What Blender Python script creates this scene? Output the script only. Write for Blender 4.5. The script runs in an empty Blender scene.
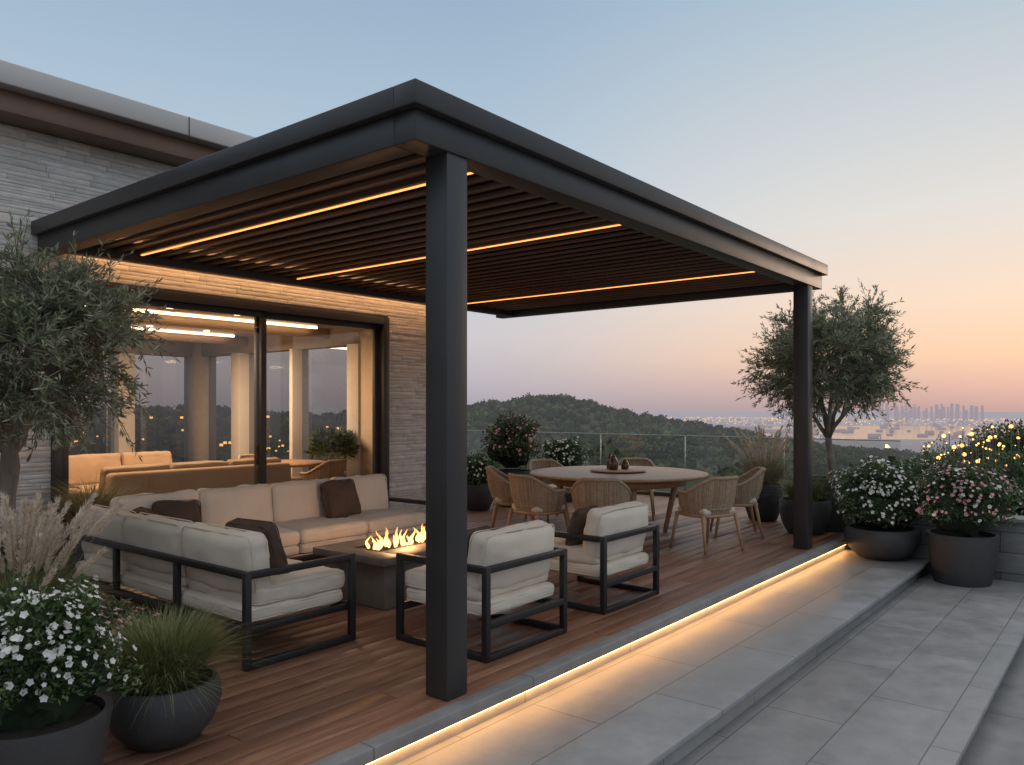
import bpy, math, random, bmesh
import numpy as np
from mathutils import Vector, Matrix, noise as mnoise
rng=np.random.default_rng(7); random.seed(7)
S=bpy.context.scene
col=S.collection
CR=(0.6256,-0.7802); CF=(0.7802,0.6256)
def uv2w(u,v): return (u*CR[0]+v*CF[0], u*CR[1]+v*CF[1])
def srgb(r,g,b):
    f=lambda c:(c/255/12.92) if c/255<=.04045 else ((c/255+.055)/1.055)**2.4
    return (f(r),f(g),f(b),1)
# ---------------------------------------------------------------- materials
def newmat(name):
    m=bpy.data.materials.new(name); m.use_nodes=True
    nt=m.node_tree; return m,nt,nt.nodes['Principled BSDF']
def N(nt,t,**kw):
    n=nt.nodes.new(t)
    for k,v in kw.items(): setattr(n,k,v)
    return n
def mat(name,c1,c2=None,scale=5,rough=.6,rvar=0,metal=0,bump=0,bscale=None,island=0,detail=6,stretch=None,coord='Object',spec=None,trans=None):
    m,nt,b=newmat(name); L=nt.links
    b.inputs['Roughness'].default_value=rough; b.inputs['Metallic'].default_value=metal
    if spec is not None: b.inputs['Specular IOR Level'].default_value=spec
    tc=N(nt,'ShaderNodeTexCoord'); mp=N(nt,'ShaderNodeMapping'); L.new(tc.outputs[coord],mp.inputs[0])
    if stretch: mp.inputs['Scale'].default_value=stretch
    nz=N(nt,'ShaderNodeTexNoise'); nz.inputs['Scale'].default_value=scale; nz.inputs['Detail'].default_value=detail
    L.new(mp.outputs[0],nz.inputs[0])
    r=N(nt,'ShaderNodeValToRGB'); r.color_ramp.elements[0].position=.3; r.color_ramp.elements[1].position=.7
    r.color_ramp.elements[0].color=(*c1[:3],1); r.color_ramp.elements[1].color=(*(c2 or c1)[:3],1)
    L.new(nz.outputs[0],r.inputs[0]); out=r.outputs[0]
    if island:
        g=N(nt,'ShaderNodeNewGeometry'); hs=N(nt,'ShaderNodeHueSaturation')
        mr=N(nt,'ShaderNodeMapRange'); mr.inputs[3].default_value=1-island; mr.inputs[4].default_value=1+island
        L.new(g.outputs['Random Per Island'],mr.inputs[0]); L.new(mr.outputs[0],hs.inputs['Value']); L.new(out,hs.inputs['Color']); out=hs.outputs[0]
    L.new(out,b.inputs['Base Color'])
    if rvar:
        mr2=N(nt,'ShaderNodeMapRange'); mr2.inputs[3].default_value=rough-rvar; mr2.inputs[4].default_value=rough+rvar
        L.new(nz.outputs[0],mr2.inputs[0]); L.new(mr2.outputs[0],b.inputs['Roughness'])
    if bump:
        n2=N(nt,'ShaderNodeTexNoise'); n2.inputs['Scale'].default_value=bscale or scale*4; n2.inputs['Detail'].default_value=5
        L.new(mp.outputs[0],n2.inputs[0]); bp=N(nt,'ShaderNodeBump'); bp.inputs['Strength'].default_value=bump; bp.inputs['Distance'].default_value=.01
        L.new(n2.outputs[0],bp.inputs['Height']); L.new(bp.outputs[0],b.inputs['Normal'])
    if trans:
        out_n=nt.nodes['Material Output']; t=N(nt,'ShaderNodeBsdfTranslucent'); mx=N(nt,'ShaderNodeMixShader'); mx.inputs[0].default_value=trans
        L.new(out,t.inputs[0]); L.new(b.outputs[0],mx.inputs[1]); L.new(t.outputs[0],mx.inputs[2]); L.new(mx.outputs[0],out_n.inputs[0])
    return m
def emis(name,c,s,sample=True):
    m,nt,b=newmat(name); nt.nodes.remove(b); e=N(nt,'ShaderNodeEmission'); e.inputs[0].default_value=(*c[:3],1); e.inputs[1].default_value=s
    nt.links.new(e.outputs[0],nt.nodes['Material Output'].inputs[0])
    if not sample:
        try: m.cycles.emission_sampling='NONE'
        except Exception: pass
    return m
M={}
M['metal']=mat('charcoal_metal',(.044,.043,.044),(.053,.052,.053),scale=3,rough=.42,rvar=.06,metal=.3,bump=.05,bscale=300)
M['frame']=mat('frame_metal',(.030,.029,.029),(.036,.035,.035),scale=3,rough=.4,metal=.4)
M['louver']=mat('louver_bronze',(.105,.063,.047),(.155,.094,.070),scale=2,rough=.40,rvar=.08,island=.15,stretch=(1,.3,1),bump=.1,bscale=30)
M['louverback']=mat('sky_blocker_dark',(.03,.02,.015))  # dark finish of the added sheet that keeps sky out of louver gaps
M['fabric']=mat('cream_fabric',(.70,.61,.50),(.77,.68,.57),scale=4,rough=.95,bump=.5,bscale=260,spec=.15)
M['brownfab']=mat('brown_fabric',(.085,.058,.043),(.12,.083,.062),scale=6,rough=.95,bump=.5,bscale=240,spec=.1)
M['insofa']=mat('indoor_upholstery',(.34,.24,.155),(.42,.31,.21),scale=3,rough=.8)
M['wood']=mat('teak',(.36,.20,.105),(.50,.30,.17),scale=3,rough=.45,stretch=(1,14,1),bump=.15,bscale=12)
M['woodleg']=mat('teak_leg',(.36,.21,.11),(.48,.29,.165),scale=4,rough=.5,stretch=(6,6,1))
M['rope']=mat('rope_weave',(.38,.27,.18),(.50,.365,.25),scale=30,rough=.85,island=.2,bump=.4,bscale=200)
M['pot']=mat('charcoal_planter',(.042,.043,.045),(.060,.061,.064),scale=6,rough=.6,rvar=.1,bump=.25,bscale=60)
M['soil']=mat('soil',(.02,.015,.01),(.04,.03,.02),scale=30,rough=1,bump=1)
M['concrete']=mat('fire_table_stone',(.115,.10,.09),(.17,.15,.13),scale=7,rough=.5,rvar=.1,bump=.15)
M['bark']=mat('bark',(.14,.12,.10),(.30,.26,.215),scale=14,rough=.95,bump=1,bscale=35,stretch=(1,1,.25))
M['olive']=mat('olive_leaf',(.15,.18,.095),(.34,.37,.25),scale=5,rough=.5,island=.5,trans=.28)
M['leaf']=mat('shrub_leaf',(.038,.070,.024),(.10,.15,.052),scale=7,rough=.5,island=.45,trans=.2)
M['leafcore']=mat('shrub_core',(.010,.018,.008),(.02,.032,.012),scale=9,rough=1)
M['grass']=mat('grass_blade',(.12,.145,.05),(.25,.26,.105),scale=9,rough=.6,island=.45,trans=.25)
M['grassdry']=mat('grass_dry',(.24,.22,.11),(.36,.32,.18),scale=9,rough=.7,island=.3,trans=.25)
M['plume']=mat('plume',(.66,.57,.47),(.80,.71,.60),scale=9,rough=.9,island=.2,trans=.35)
M['white']=mat('white_petal',(.78,.76,.72),(.84,.82,.80),scale=9,rough=.6,trans=.25)
M['pink']=mat('pink_petal',(.64,.28,.32),(.76,.46,.48),scale=9,rough=.6,island=.25,trans=.25)
M['inwall']=mat('indoor_plaster',(.62,.50,.37),(.67,.55,.42),rough=.8)
M['inceil']=mat('indoor_ceiling',(.48,.35,.25),(.52,.39,.28),rough=.45)
M['infloor']=mat('indoor_floor',(.28,.18,.11),(.38,.26,.17),scale=2,rough=.25,stretch=(1,9,1))
M['column']=mat('white_column',(.7,.66,.6),(.74,.70,.64),rough=.7)
M['fascia']=mat('fascia_metal',(.50,.485,.47),(.56,.545,.53),scale=.7,rough=.45,metal=.2)
M['soffit']=mat('soffit_bronze',(.17,.105,.075),(.21,.135,.10),scale=2,rough=.45,metal=.3)
M['led']=emis('led_warm',(1,.50,.18),18)
M['ledc']=emis('led_ceiling',(1,.34,.08),2.6)
M['addedwash']=emis('added_wall_wash',(1,.50,.21),14)  # glow of an added, concealed strip that warms the wall
M['inlight']=emis('indoor_light',(1,.70,.42),5)
M['bulb']=emis('bulb',(1,.46,.13),3.2,False)
M['citylight']=emis('city_light',(1,.62,.34),1.0,False)
M['glasscup']=mat('amber_glass',(.10,.05,.02),(.12,.06,.03),rough=.1)

def brickmat(name,c1,c2,mortar,bw,bh,msize,vertical=False,rough=.8,bump=.6,off=.5,nscale=6,namp=.25,rr=None):
    m,nt,b=newmat(name);L=nt.links
    tc=N(nt,'ShaderNodeTexCoord');sep=N(nt,'ShaderNodeSeparateXYZ');L.new(tc.outputs['Object'],sep.inputs[0])
    cmb=N(nt,'ShaderNodeCombineXYZ')
    if vertical:
        ad=N(nt,'ShaderNodeMath',operation='ADD');L.new(sep.outputs[0],ad.inputs[0]);L.new(sep.outputs[1],ad.inputs[1])
        L.new(ad.outputs[0],cmb.inputs[0]);L.new(sep.outputs[2],cmb.inputs[1])
    else:
        L.new(sep.outputs[0],cmb.inputs[0]);L.new(sep.outputs[1],cmb.inputs[1])
    br=N(nt,'ShaderNodeTexBrick');br.offset=off;br.inputs['Scale'].default_value=1
    br.inputs['Brick Width'].default_value=bw;br.inputs['Row Height'].default_value=bh;br.inputs['Mortar Size'].default_value=msize
    br.inputs['Color1'].default_value=(*c1,1);br.inputs['Color2'].default_value=(*c2,1);br.inputs['Mortar'].default_value=(*mortar,1)
    br.inputs['Mortar Smooth'].default_value=.2
    L.new(cmb.outputs[0],br.inputs[0])
    nz=N(nt,'ShaderNodeTexNoise');nz.inputs['Scale'].default_value=nscale;nz.inputs['Detail'].default_value=10;nz.inputs['Roughness'].default_value=.72
    mp=N(nt,'ShaderNodeMapping');L.new(tc.outputs['Object'],mp.inputs[0])
    if vertical: mp.inputs['Scale'].default_value=(1,1,4)
    L.new(mp.outputs[0],nz.inputs[0])
    mr=N(nt,'ShaderNodeMapRange');mr.inputs[1].default_value=.25;mr.inputs[2].default_value=.75;mr.inputs[3].default_value=1-namp;mr.inputs[4].default_value=1+namp
    L.new(nz.outputs[0],mr.inputs[0])
    mx=N(nt,'ShaderNodeHueSaturation');L.new(mr.outputs[0],mx.inputs['Value']);L.new(br.outputs[0],mx.inputs['Color'])
    L.new(mx.outputs[0],b.inputs['Base Color'])
    if rr:
        m3=N(nt,'ShaderNodeMapRange');m3.inputs[1].default_value=.3;m3.inputs[2].default_value=.7;m3.inputs[3].default_value=rr[0];m3.inputs[4].default_value=rr[1]
        L.new(nz.outputs[0],m3.inputs[0]);L.new(m3.outputs[0],b.inputs['Roughness'])
    else: b.inputs['Roughness'].default_value=rough
    bw2=N(nt,'ShaderNodeRGBToBW');L.new(br.outputs[0],bw2.inputs[0])
    m1=N(nt,'ShaderNodeMath',operation='MULTIPLY_ADD');L.new(bw2.outputs[0],m1.inputs[0]);m1.inputs[1].default_value=3 if vertical else 2.0
    L.new(nz.outputs[0],m1.inputs[2])
    bp=N(nt,'ShaderNodeBump');bp.inputs['Strength'].default_value=bump;bp.inputs['Distance'].default_value=.02 if vertical else .004
    L.new(m1.outputs[0],bp.inputs['Height']);L.new(bp.outputs[0],b.inputs['Normal'])
    return m
M['stone']=mat('stone_core',(.36,.345,.32),(.41,.39,.365),scale=8,rough=.9)
M['ledge']=mat('ledge_stone',(.60,.575,.54),(.76,.735,.70),scale=7,rough=.85,bump=.6,bscale=28,island=.12,stretch=(1,1,3))
M['paving']=brickmat('stone_paving',(.26,.26,.26),(.305,.305,.305),(.12,.12,.12),1.2,.455,.004,bump=.5,off=.5,nscale=3.2,namp=.30,rr=(.36,.62))
M['kerb']=brickmat('stone_kerb',(.22,.22,.22),(.27,.27,.27),(.08,.08,.08),1.2,5,.004,bump=.3,off=0,nscale=5,namp=.25,rr=(.45,.65))
M['lowwall']=brickmat('stone_wall',(.25,.25,.25),(.33,.33,.33),(.1,.1,.1),.6,.22,.005,vertical=True,bump=.3,namp=.2)
def deckmat():
    m,nt,b=newmat('deck_wood');L=nt.links
    tc=N(nt,'ShaderNodeTexCoord');mp=N(nt,'ShaderNodeMapping');mp.inputs['Scale'].default_value=(.7,11,4)
    g=N(nt,'ShaderNodeNewGeometry')
    ad=N(nt,'ShaderNodeVectorMath',operation='ADD');cm=N(nt,'ShaderNodeCombineXYZ');ml=N(nt,'ShaderNodeMath',operation='MULTIPLY');ml.inputs[1].default_value=37
    L.new(g.outputs['Random Per Island'],ml.inputs[0]);L.new(ml.outputs[0],cm.inputs[0]);L.new(ml.outputs[0],cm.inputs[2])
    L.new(tc.outputs['Object'],ad.inputs[0]);L.new(cm.outputs[0],ad.inputs[1]);L.new(ad.outputs[0],mp.inputs[0])
    nz=N(nt,'ShaderNodeTexNoise');nz.inputs['Scale'].default_value=2.2;nz.inputs['Detail'].default_value=9;nz.inputs['Roughness'].default_value=.65;nz.inputs['Distortion'].default_value=.4
    L.new(mp.outputs[0],nz.inputs[0])
    r=N(nt,'ShaderNodeValToRGB');r.color_ramp.elements[0].position=.3;r.color_ramp.elements[1].position=.72
    r.color_ramp.elements[0].color=(.14,.060,.034,1);r.color_ramp.elements[1].color=(.32,.165,.10,1);L.new(nz.outputs[0],r.inputs[0])
    hs=N(nt,'ShaderNodeHueSaturation');mr=N(nt,'ShaderNodeMapRange');mr.inputs[3].default_value=.72;mr.inputs[4].default_value=1.18
    L.new(g.outputs['Random Per Island'],mr.inputs[0]);L.new(mr.outputs[0],hs.inputs['Value']);L.new(r.outputs[0],hs.inputs['Color']);L.new(hs.outputs[0],b.inputs['Base Color'])
    m3=N(nt,'ShaderNodeMapRange');m3.inputs[3].default_value=.34;m3.inputs[4].default_value=.62;L.new(nz.outputs[0],m3.inputs[0]);L.new(m3.outputs[0],b.inputs['Roughness'])
    bp=N(nt,'ShaderNodeBump');bp.inputs['Strength'].default_value=.3;bp.inputs['Distance'].default_value=.004;L.new(nz.outputs[0],bp.inputs['Height']);L.new(bp.outputs[0],b.inputs['Normal'])
    return m
M['deck']=deckmat()
def glassmat(name,tint,k0=.05,k1=.6):
    m,nt,b=newmat(name);nt.nodes.remove(b);L=nt.links
    t=N(nt,'ShaderNodeBsdfTransparent');t.inputs[0].default_value=(*tint,1);g=N(nt,'ShaderNodeBsdfGlossy');g.inputs['Roughness'].default_value=.0
    f=N(nt,'ShaderNodeLayerWeight');f.inputs[0].default_value=.5
    pw=N(nt,'ShaderNodeMath',operation='POWER');L.new(f.outputs['Facing'],pw.inputs[0]);pw.inputs[1].default_value=3.5
    ad=N(nt,'ShaderNodeMath',operation='MULTIPLY_ADD');ad.inputs[1].default_value=k1;ad.inputs[2].default_value=k0;L.new(pw.outputs[0],ad.inputs[0])
    mx=N(nt,'ShaderNodeMixShader');L.new(ad.outputs[0],mx.inputs[0]);L.new(t.outputs[0],mx.inputs[1]);L.new(g.outputs[0],mx.inputs[2]);L.new(mx.outputs[0],nt.nodes['Material Output'].inputs[0]);return m
M['glass']=glassmat('window_glass',(.93,.90,.86),.07,.45)
M['rearglass']=glassmat('tinted_rear_glass',(.50,.49,.48),.12,.5)
M['railglass']=glassmat('railing_glass',(.84,.88,.87),.12,.5)
M['glassedge']=mat('glass_edge',(.30,.35,.34),(.36,.41,.40),rough=.2)
def hazemat(name,c1,c2,scale,dist,island=0,hz=(168,164,173)):  # surface colour with aerial haze painted in as emission, growing with distance from origin
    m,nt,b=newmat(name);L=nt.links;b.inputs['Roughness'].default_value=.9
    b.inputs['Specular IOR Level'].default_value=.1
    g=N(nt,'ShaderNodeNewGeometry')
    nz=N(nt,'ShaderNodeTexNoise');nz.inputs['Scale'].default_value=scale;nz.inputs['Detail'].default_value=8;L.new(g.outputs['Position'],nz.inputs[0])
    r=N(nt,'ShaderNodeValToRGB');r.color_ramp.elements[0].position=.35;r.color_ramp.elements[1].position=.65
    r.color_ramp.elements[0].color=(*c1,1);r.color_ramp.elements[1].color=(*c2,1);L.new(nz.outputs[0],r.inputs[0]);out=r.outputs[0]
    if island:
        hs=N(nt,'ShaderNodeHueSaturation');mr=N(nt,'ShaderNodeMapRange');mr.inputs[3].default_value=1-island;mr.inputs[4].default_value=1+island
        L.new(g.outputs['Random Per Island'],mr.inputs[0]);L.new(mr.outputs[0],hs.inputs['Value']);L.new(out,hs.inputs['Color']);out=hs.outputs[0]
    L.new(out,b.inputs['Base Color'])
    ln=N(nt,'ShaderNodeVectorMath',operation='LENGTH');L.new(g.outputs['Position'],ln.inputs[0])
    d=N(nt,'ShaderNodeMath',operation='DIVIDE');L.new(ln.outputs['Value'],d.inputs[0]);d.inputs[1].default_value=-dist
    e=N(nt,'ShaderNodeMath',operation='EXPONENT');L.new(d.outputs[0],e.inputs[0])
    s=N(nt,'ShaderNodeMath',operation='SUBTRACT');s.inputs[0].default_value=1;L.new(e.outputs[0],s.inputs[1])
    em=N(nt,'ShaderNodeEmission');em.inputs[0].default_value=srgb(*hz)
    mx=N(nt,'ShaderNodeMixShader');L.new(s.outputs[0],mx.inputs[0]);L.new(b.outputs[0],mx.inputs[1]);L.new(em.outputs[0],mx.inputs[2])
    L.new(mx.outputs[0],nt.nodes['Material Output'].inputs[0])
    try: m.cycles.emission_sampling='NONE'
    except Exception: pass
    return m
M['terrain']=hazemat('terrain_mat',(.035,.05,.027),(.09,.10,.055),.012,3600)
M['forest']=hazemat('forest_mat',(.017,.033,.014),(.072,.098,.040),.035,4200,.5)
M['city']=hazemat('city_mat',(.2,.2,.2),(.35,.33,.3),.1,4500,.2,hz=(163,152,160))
M['water']=mat('water',(.05,.07,.09),(.06,.08,.10),rough=.12,bump=.1,bscale=.05)

# ---------------------------------------------------------------- mesh builder
class MB:
    def __init__(s): s.V=[];s.F=[];s.n=0
    def add(s,v,f):
        v=np.asarray(v,float).reshape(-1,3); s.V.append(v)
        for a in f: s.F.append(np.asarray(a,int)+s.n) if isinstance(a,np.ndarray) else s.F.append(np.asarray([a],int)+s.n)
        s.n+=len(v)
    def quads(s,v,nq):
        s.V.append(np.asarray(v).reshape(-1,3)); s.F.append((np.arange(nq*4).reshape(-1,4))+s.n); s.n+=nq*4
    def box(s,x0,x1,y0,y1,z0,z1,R=None,c=None):
        v=np.array([[x0,y0,z0],[x1,y0,z0],[x1,y1,z0],[x0,y1,z0],[x0,y0,z1],[x1,y0,z1],[x1,y1,z1],[x0,y1,z1]],float)
        if R is not None: v=(v@np.array(R).T)
        if c is not None: v=v+np.array(c)
        s.add(v,[np.array([[0,3,2,1],[4,5,6,7],[0,1,5,4],[1,2,6,5],[2,3,7,6],[3,0,4,7]])])
    def tube(s,pts,rad,k=8,cap=True):
        pts=np.asarray(pts,float); n=len(pts); rad=np.broadcast_to(np.asarray(rad,float),(n,))
        T=np.gradient(pts,axis=0); T/=np.linalg.norm(T,axis=1)[:,None]+1e-9
        up=np.array([0,0,1.]) if abs(T[0,2])<.9 else np.array([1.,0,0])
        A=np.cross(T,up); A/=np.linalg.norm(A,axis=1)[:,None]+1e-9; B=np.cross(T,A)
        a=np.arange(k)*2*np.pi/k
        v=pts[:,None]+rad[:,None,None]*(np.cos(a)[None,:,None]*A[:,None]+np.sin(a)[None,:,None]*B[:,None])
        i=np.arange(n-1)[:,None]*k; j=np.arange(k)[None]; j2=(j+1)%k
        f=np.stack([i+j,i+j2,i+k+j2,i+k+j],-1).reshape(-1,4)
        fs=[f]
        if cap and k>=3: fs+= [tuple(range(k))[::-1], tuple(range((n-1)*k,n*k))]
        s.add(v,fs)
    def sq(s,p,q,w,h=None):
        h=h or w; p=np.array(p,float);q=np.array(q,float);d=q-p;L=np.linalg.norm(d);d/=L
        up=np.array([0,0,1.]) if abs(d[2])<.7 else np.array([0,1.,0])
        a=np.cross(up,d);a/=np.linalg.norm(a);b=np.cross(d,a)
        v=[]
        for o in (p,q):
            for sa,sb in((-1,-1),(1,-1),(1,1),(-1,1)): v.append(o+a*sa*w/2+b*sb*h/2)
        s.add(v,[np.array([[0,1,2,3][::-1],[4,5,6,7],[0,1,5,4],[1,2,6,5],[2,3,7,6],[3,0,4,7]])])
    def lathe(s,prof,k=40,c=(0,0,0)):
        prof=np.array(prof,float);n=len(prof);a=np.arange(k)*2*np.pi/k
        v=np.stack([prof[:,0,None]*np.cos(a),prof[:,0,None]*np.sin(a),np.broadcast_to(prof[:,1,None],(n,k))],-1)+np.array(c)
        i=np.arange(n-1)[:,None]*k;j=np.arange(k)[None];j2=(j+1)%k
        s.add(v,[np.stack([i+j,i+j2,i+k+j2,i+k+j],-1).reshape(-1,4)])
    def obj(s,name,m,parent=None,smooth=False,bevel=0,loc=None,seg=2):
        V=np.concatenate(s.V).astype(np.float32)
        me=bpy.data.meshes.new(name)
        lens=np.concatenate([np.full(len(f),f.shape[1]) for f in s.F]).astype(np.int32)
        idx=np.concatenate([f.ravel() for f in s.F]).astype(np.int32)
        me.vertices.add(len(V));me.vertices.foreach_set('co',V.ravel())
        me.loops.add(len(idx));me.loops.foreach_set('vertex_index',idx)
        st=np.zeros(len(lens),np.int32);st[1:]=np.cumsum(lens)[:-1]
        me.polygons.add(len(lens));me.polygons.foreach_set('loop_start',st);me.polygons.foreach_set('loop_total',lens)
        if smooth: me.polygons.foreach_set('use_smooth',np.ones(len(lens),bool))
        me.update(calc_edges=True);me.validate()
        if m: me.materials.append(M[m])
        return place(me,name,parent,bevel,loc,seg)
def place(me,name,parent=None,bevel=0,loc=None,seg=2,rz=0):
    o=bpy.data.objects.new(name,me);col.objects.link(o)
    if parent: o.parent=parent
    if loc: o.location=loc
    if rz: o.rotation_euler[2]=rz
    if bevel:
        b=o.modifiers.new('bevel','BEVEL');b.width=bevel;b.segments=seg;b.limit_method='ANGLE';b.angle_limit=math.radians(40)
    return o
def empty(name,loc=(0,0,0),rz=0):
    e=bpy.data.objects.new(name,None);col.objects.link(e);e.location=loc;e.rotation_euler[2]=rz;e.empty_display_size=.2;return e
def norm(a): return a/(np.linalg.norm(a,axis=-1,keepdims=True)+1e-9)
def leafq(P,D,L,W):
    D=norm(D);sd=norm(np.cross(D,norm(rng.normal(size=D.shape))))
    L=np.broadcast_to(L,(len(P),))[:,None];W=np.broadcast_to(W,(len(P),))[:,None]
    return np.stack([P,P+D*L*.45+sd*W/2,P+D*L,P+D*L*.45-sd*W/2],1)
def sph(n): return norm(rng.normal(size=(n,3)))
def lump(P,s,seed=0):
    return np.array([mnoise.noise(Vector((p[0]*s+seed,p[1]*s,p[2]*s))) for p in P])

# ---------------------------------------------------------------- cushion
def cushion(name,size,m,parent,loc,rot=(0,0,0),puff=.22,r=.045,wr=.006,seed=0,piping=True):
    hx,hy,hz=[a/2 for a in size]; n=22
    t=np.linspace(-1,1,n);t=np.sign(t)*(1-(1-np.abs(t))**1.7)
    A,B=np.meshgrid(t,t,indexing='ij');one=np.ones_like(A)
    mb=MB()
    ii=np.arange(n-1);I,J=np.meshgrid(ii,ii,indexing='ij');f=np.stack([I*n+J,(I+1)*n+J,(I+1)*n+J+1,I*n+J+1],-1).reshape(-1,4)
    th=int(np.argmin(size));oth=[k for k in range(3) if k!=th]
    for ax,sg in((0,1),(0,-1),(1,1),(1,-1),(2,1),(2,-1)):
        if ax==0:P=np.stack([sg*one,A,B],-1)
        elif ax==1:P=np.stack([A,sg*one,B],-1)
        else:P=np.stack([A,B,sg*one],-1)
        P=P.reshape(-1,3);h=np.array([hx,hy,hz]);p=P*h;rr=min(r,hz*.9,hx*.9,hy*.9)
        inner=np.clip(p,-(h-rr),h-rr);d=norm(p-inner);q=inner+d*rr
        bul=(1-P[:,oth[0]]**2)*(1-P[:,oth[1]]**2)
        q[:,th]*=1+puff*bul-.10*(1-bul)*(np.abs(P[:,oth[0]])*np.abs(P[:,oth[1]]))
        w=np.array([mnoise.noise(Vector((x*5+seed,y*5,z*5)))+.55*mnoise.noise(Vector((x*14+seed,y*14,z*14)))+.3*mnoise.noise(Vector((x*9+seed,y*30,z*30))) for x,y,z in q])
        q=q+d*w[:,None]*wr*1.7
        if ax==1: ff=f[:,::-1] if sg>0 else f
        else: ff=f if sg>0 else f[:,::-1]
        mb.add(q,[ff])
    o=mb.obj(name,m,parent,smooth=True)
    bm=bmesh.new();bm.from_mesh(o.data);bmesh.ops.remove_doubles(bm,verts=bm.verts,dist=.0004);bmesh.ops.recalc_face_normals(bm,faces=bm.faces);bm.to_mesh(o.data);bm.free()
    for p in o.data.polygons:p.use_smooth=True
    o.location=loc;o.rotation_euler=rot
    if piping:
        mb=MB();H=[hx,hy,hz]
        cr=min(r*1.0,.05)
        for sg in(1,-1):
            pts=[]
            a0,b0=H[oth[0]],H[oth[1]]
            for cx,cy,s0 in((1,1,0),(-1,1,90),(-1,-1,180),(1,-1,270)):
                for an in(0,30,60,90):
                    t=math.radians(s0+an);pts.append((cx*(a0-cr)+cr*math.cos(t)*1.0,cy*(b0-cr)+cr*math.sin(t)))
            pts.append(pts[0]);P=np.zeros((len(pts),3));pp=np.array(pts);P[:,oth[0]]=pp[:,0]*.985;P[:,oth[1]]=pp[:,1]*.985;P[:,th]=sg*(H[th]-rr*.55)
            mb.tube(P,.0045,5,cap=False)
        q=mb.obj(name+'_piping',m,parent,smooth=True);q.location=loc;q.rotation_euler=rot
    return o

# ---------------------------------------------------------------- deck & terraces
mb=MB();w=.142;y=2.835
while y<13.2:
    xs=-3.5 if y<7.56 else 8.1
    x=xs-random.random()*2
    while x<12.6:
        l=random.uniform(2.6,4.2);x1=min(x+l,12.62);x0=max(x,xs)
        if x1-x0>.05: mb.box(x0,x1-.003,y,y+w-.005,-.03,0+random.uniform(-.0008,.0008))
        x+=l
    y+=w
mb.obj('wooden_deck','deck',bevel=.0025,seg=1)
st=empty('terrace_steps')
mb=MB();mb.box(-3.5,12.64,2.73,2.828,-.06,.004);mb.obj('deck_edge_kerb','kerb',st,bevel=.006)
mb=MB();mb.box(-3.5,12.6,2.79,13.2,-.6,-.062);mb.obj('deck_base','kerb',st)
mb=MB();mb.box(-3.5,9.9,1.90,2.79,-.6,-.19);mb.box(-3.5,9.9,.82,1.9,-.62,-.34);mb.obj('step_base','kerb',st)
mb=MB();mb.box(-3.5,9.9,1.85,2.788,-.19,-.15);mb.obj('step_tread','paving',st,bevel=.006)
mb=MB();mb.box(-3.5,9.9,.76,1.898,-.34,-.30);mb.obj('step_tread_lower','paving',st,bevel=.006)
mb=MB();mb.box(-8,9.9,-6,.819,-.62,-.45);mb.obj('terrace_paving','paving',st,bevel=.005)
mb=MB();mb.box(-3.5,9.85,2.774,2.788,-.085,-.066);mb.obj('led_strip','led',st)
lw=empty('low_garden_wall')
mb=MB();mb.box(9.9,10.2,-6,2.72,-.62,.33);mb.obj('wall_body','lowwall',lw)
mb=MB();mb.box(9.87,10.23,-6,2.725,.33,.37);mb.obj('wall_cap','kerb',lw,bevel=.005)
# ---------------------------------------------------------------- pergola
pg=empty('pergola')
X0,X1,Y0,Y1=2.73,9.25,2.80,7.57
mb=MB()
mb.box(3.02,3.18,2.86,3.02,.003,2.93);mb.box(8.74,8.90,2.86,3.02,.003,2.93)
mb.obj('posts','metal',pg,bevel=.004)
mb=MB()
mb.box(X0,X1,Y0,Y0+.16,3.06,3.18);mb.box(X0,X0+.16,Y0+.16,Y1,3.06,3.18);mb.box(X1-.16,X1,Y0+.16,Y1,3.06,3.18);mb.box(X0+.16,X1-.16,Y1-.16,Y1,3.06,3.18)
mb.obj('roof_cap','metal',pg,bevel=.006)
mb=MB();a=.05;YB=7.35
mb.box(X0+a,X1-a,Y0+a,Y0+a+.16,2.90,3.06);mb.box(X0+a,X0+a+.16,Y0+a+.16,Y1-.01,2.90,3.06);mb.box(X1-a-.16,X1-a,Y0+a+.16,Y1-.01,2.90,3.06);mb.box(X0+a+.16,X1-a-.16,YB-.12,YB,2.90,3.06)
mb.obj('beams','metal',pg,bevel=.005)
mb=MB();mb.box(X0+.16,X1-.16,Y0+.16,Y1-.16,3.10,3.14);mb.obj('added_sky_blocker','louverback',pg)  # added sheet over the louvers, blocks sky so the gaps stay dark
mb=MB();mb.box(X0+.4,7.8,YB+.03,YB+.07,3.03,3.055);mb.obj('added_wall_wash_strip','addedwash',pg)  # added glowing strip hidden behind the back beam to wash the wall warm
mb=MB();x=X0+.30
leds=[3.5,5.2,7.85]
while x<X1-.28:
    if min(abs(x-l) for l in leds)>.085:
        th=math.radians(13);R=[[math.cos(th),0,-math.sin(th)],[0,1,0],[math.sin(th),0,math.cos(th)]]
        mb.box(-.080,.080,Y0+.22,YB-.13,-.014,.014,R=R,c=(x,0,2.985))
    x+=.172
mb.obj('louvers','louver',pg,bevel=.004)
mb=MB();mc=MB()
for l in leds:
    mc.box(l-.045,l+.045,Y0+.22,YB-.13,2.952,3.03);mb.box(l-.009,l+.009,Y0+.24,YB-.2,2.944,2.95)
mc.obj('led_channels','louver',pg,bevel=.003);mb.obj('led_strips','ledc',pg)
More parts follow.
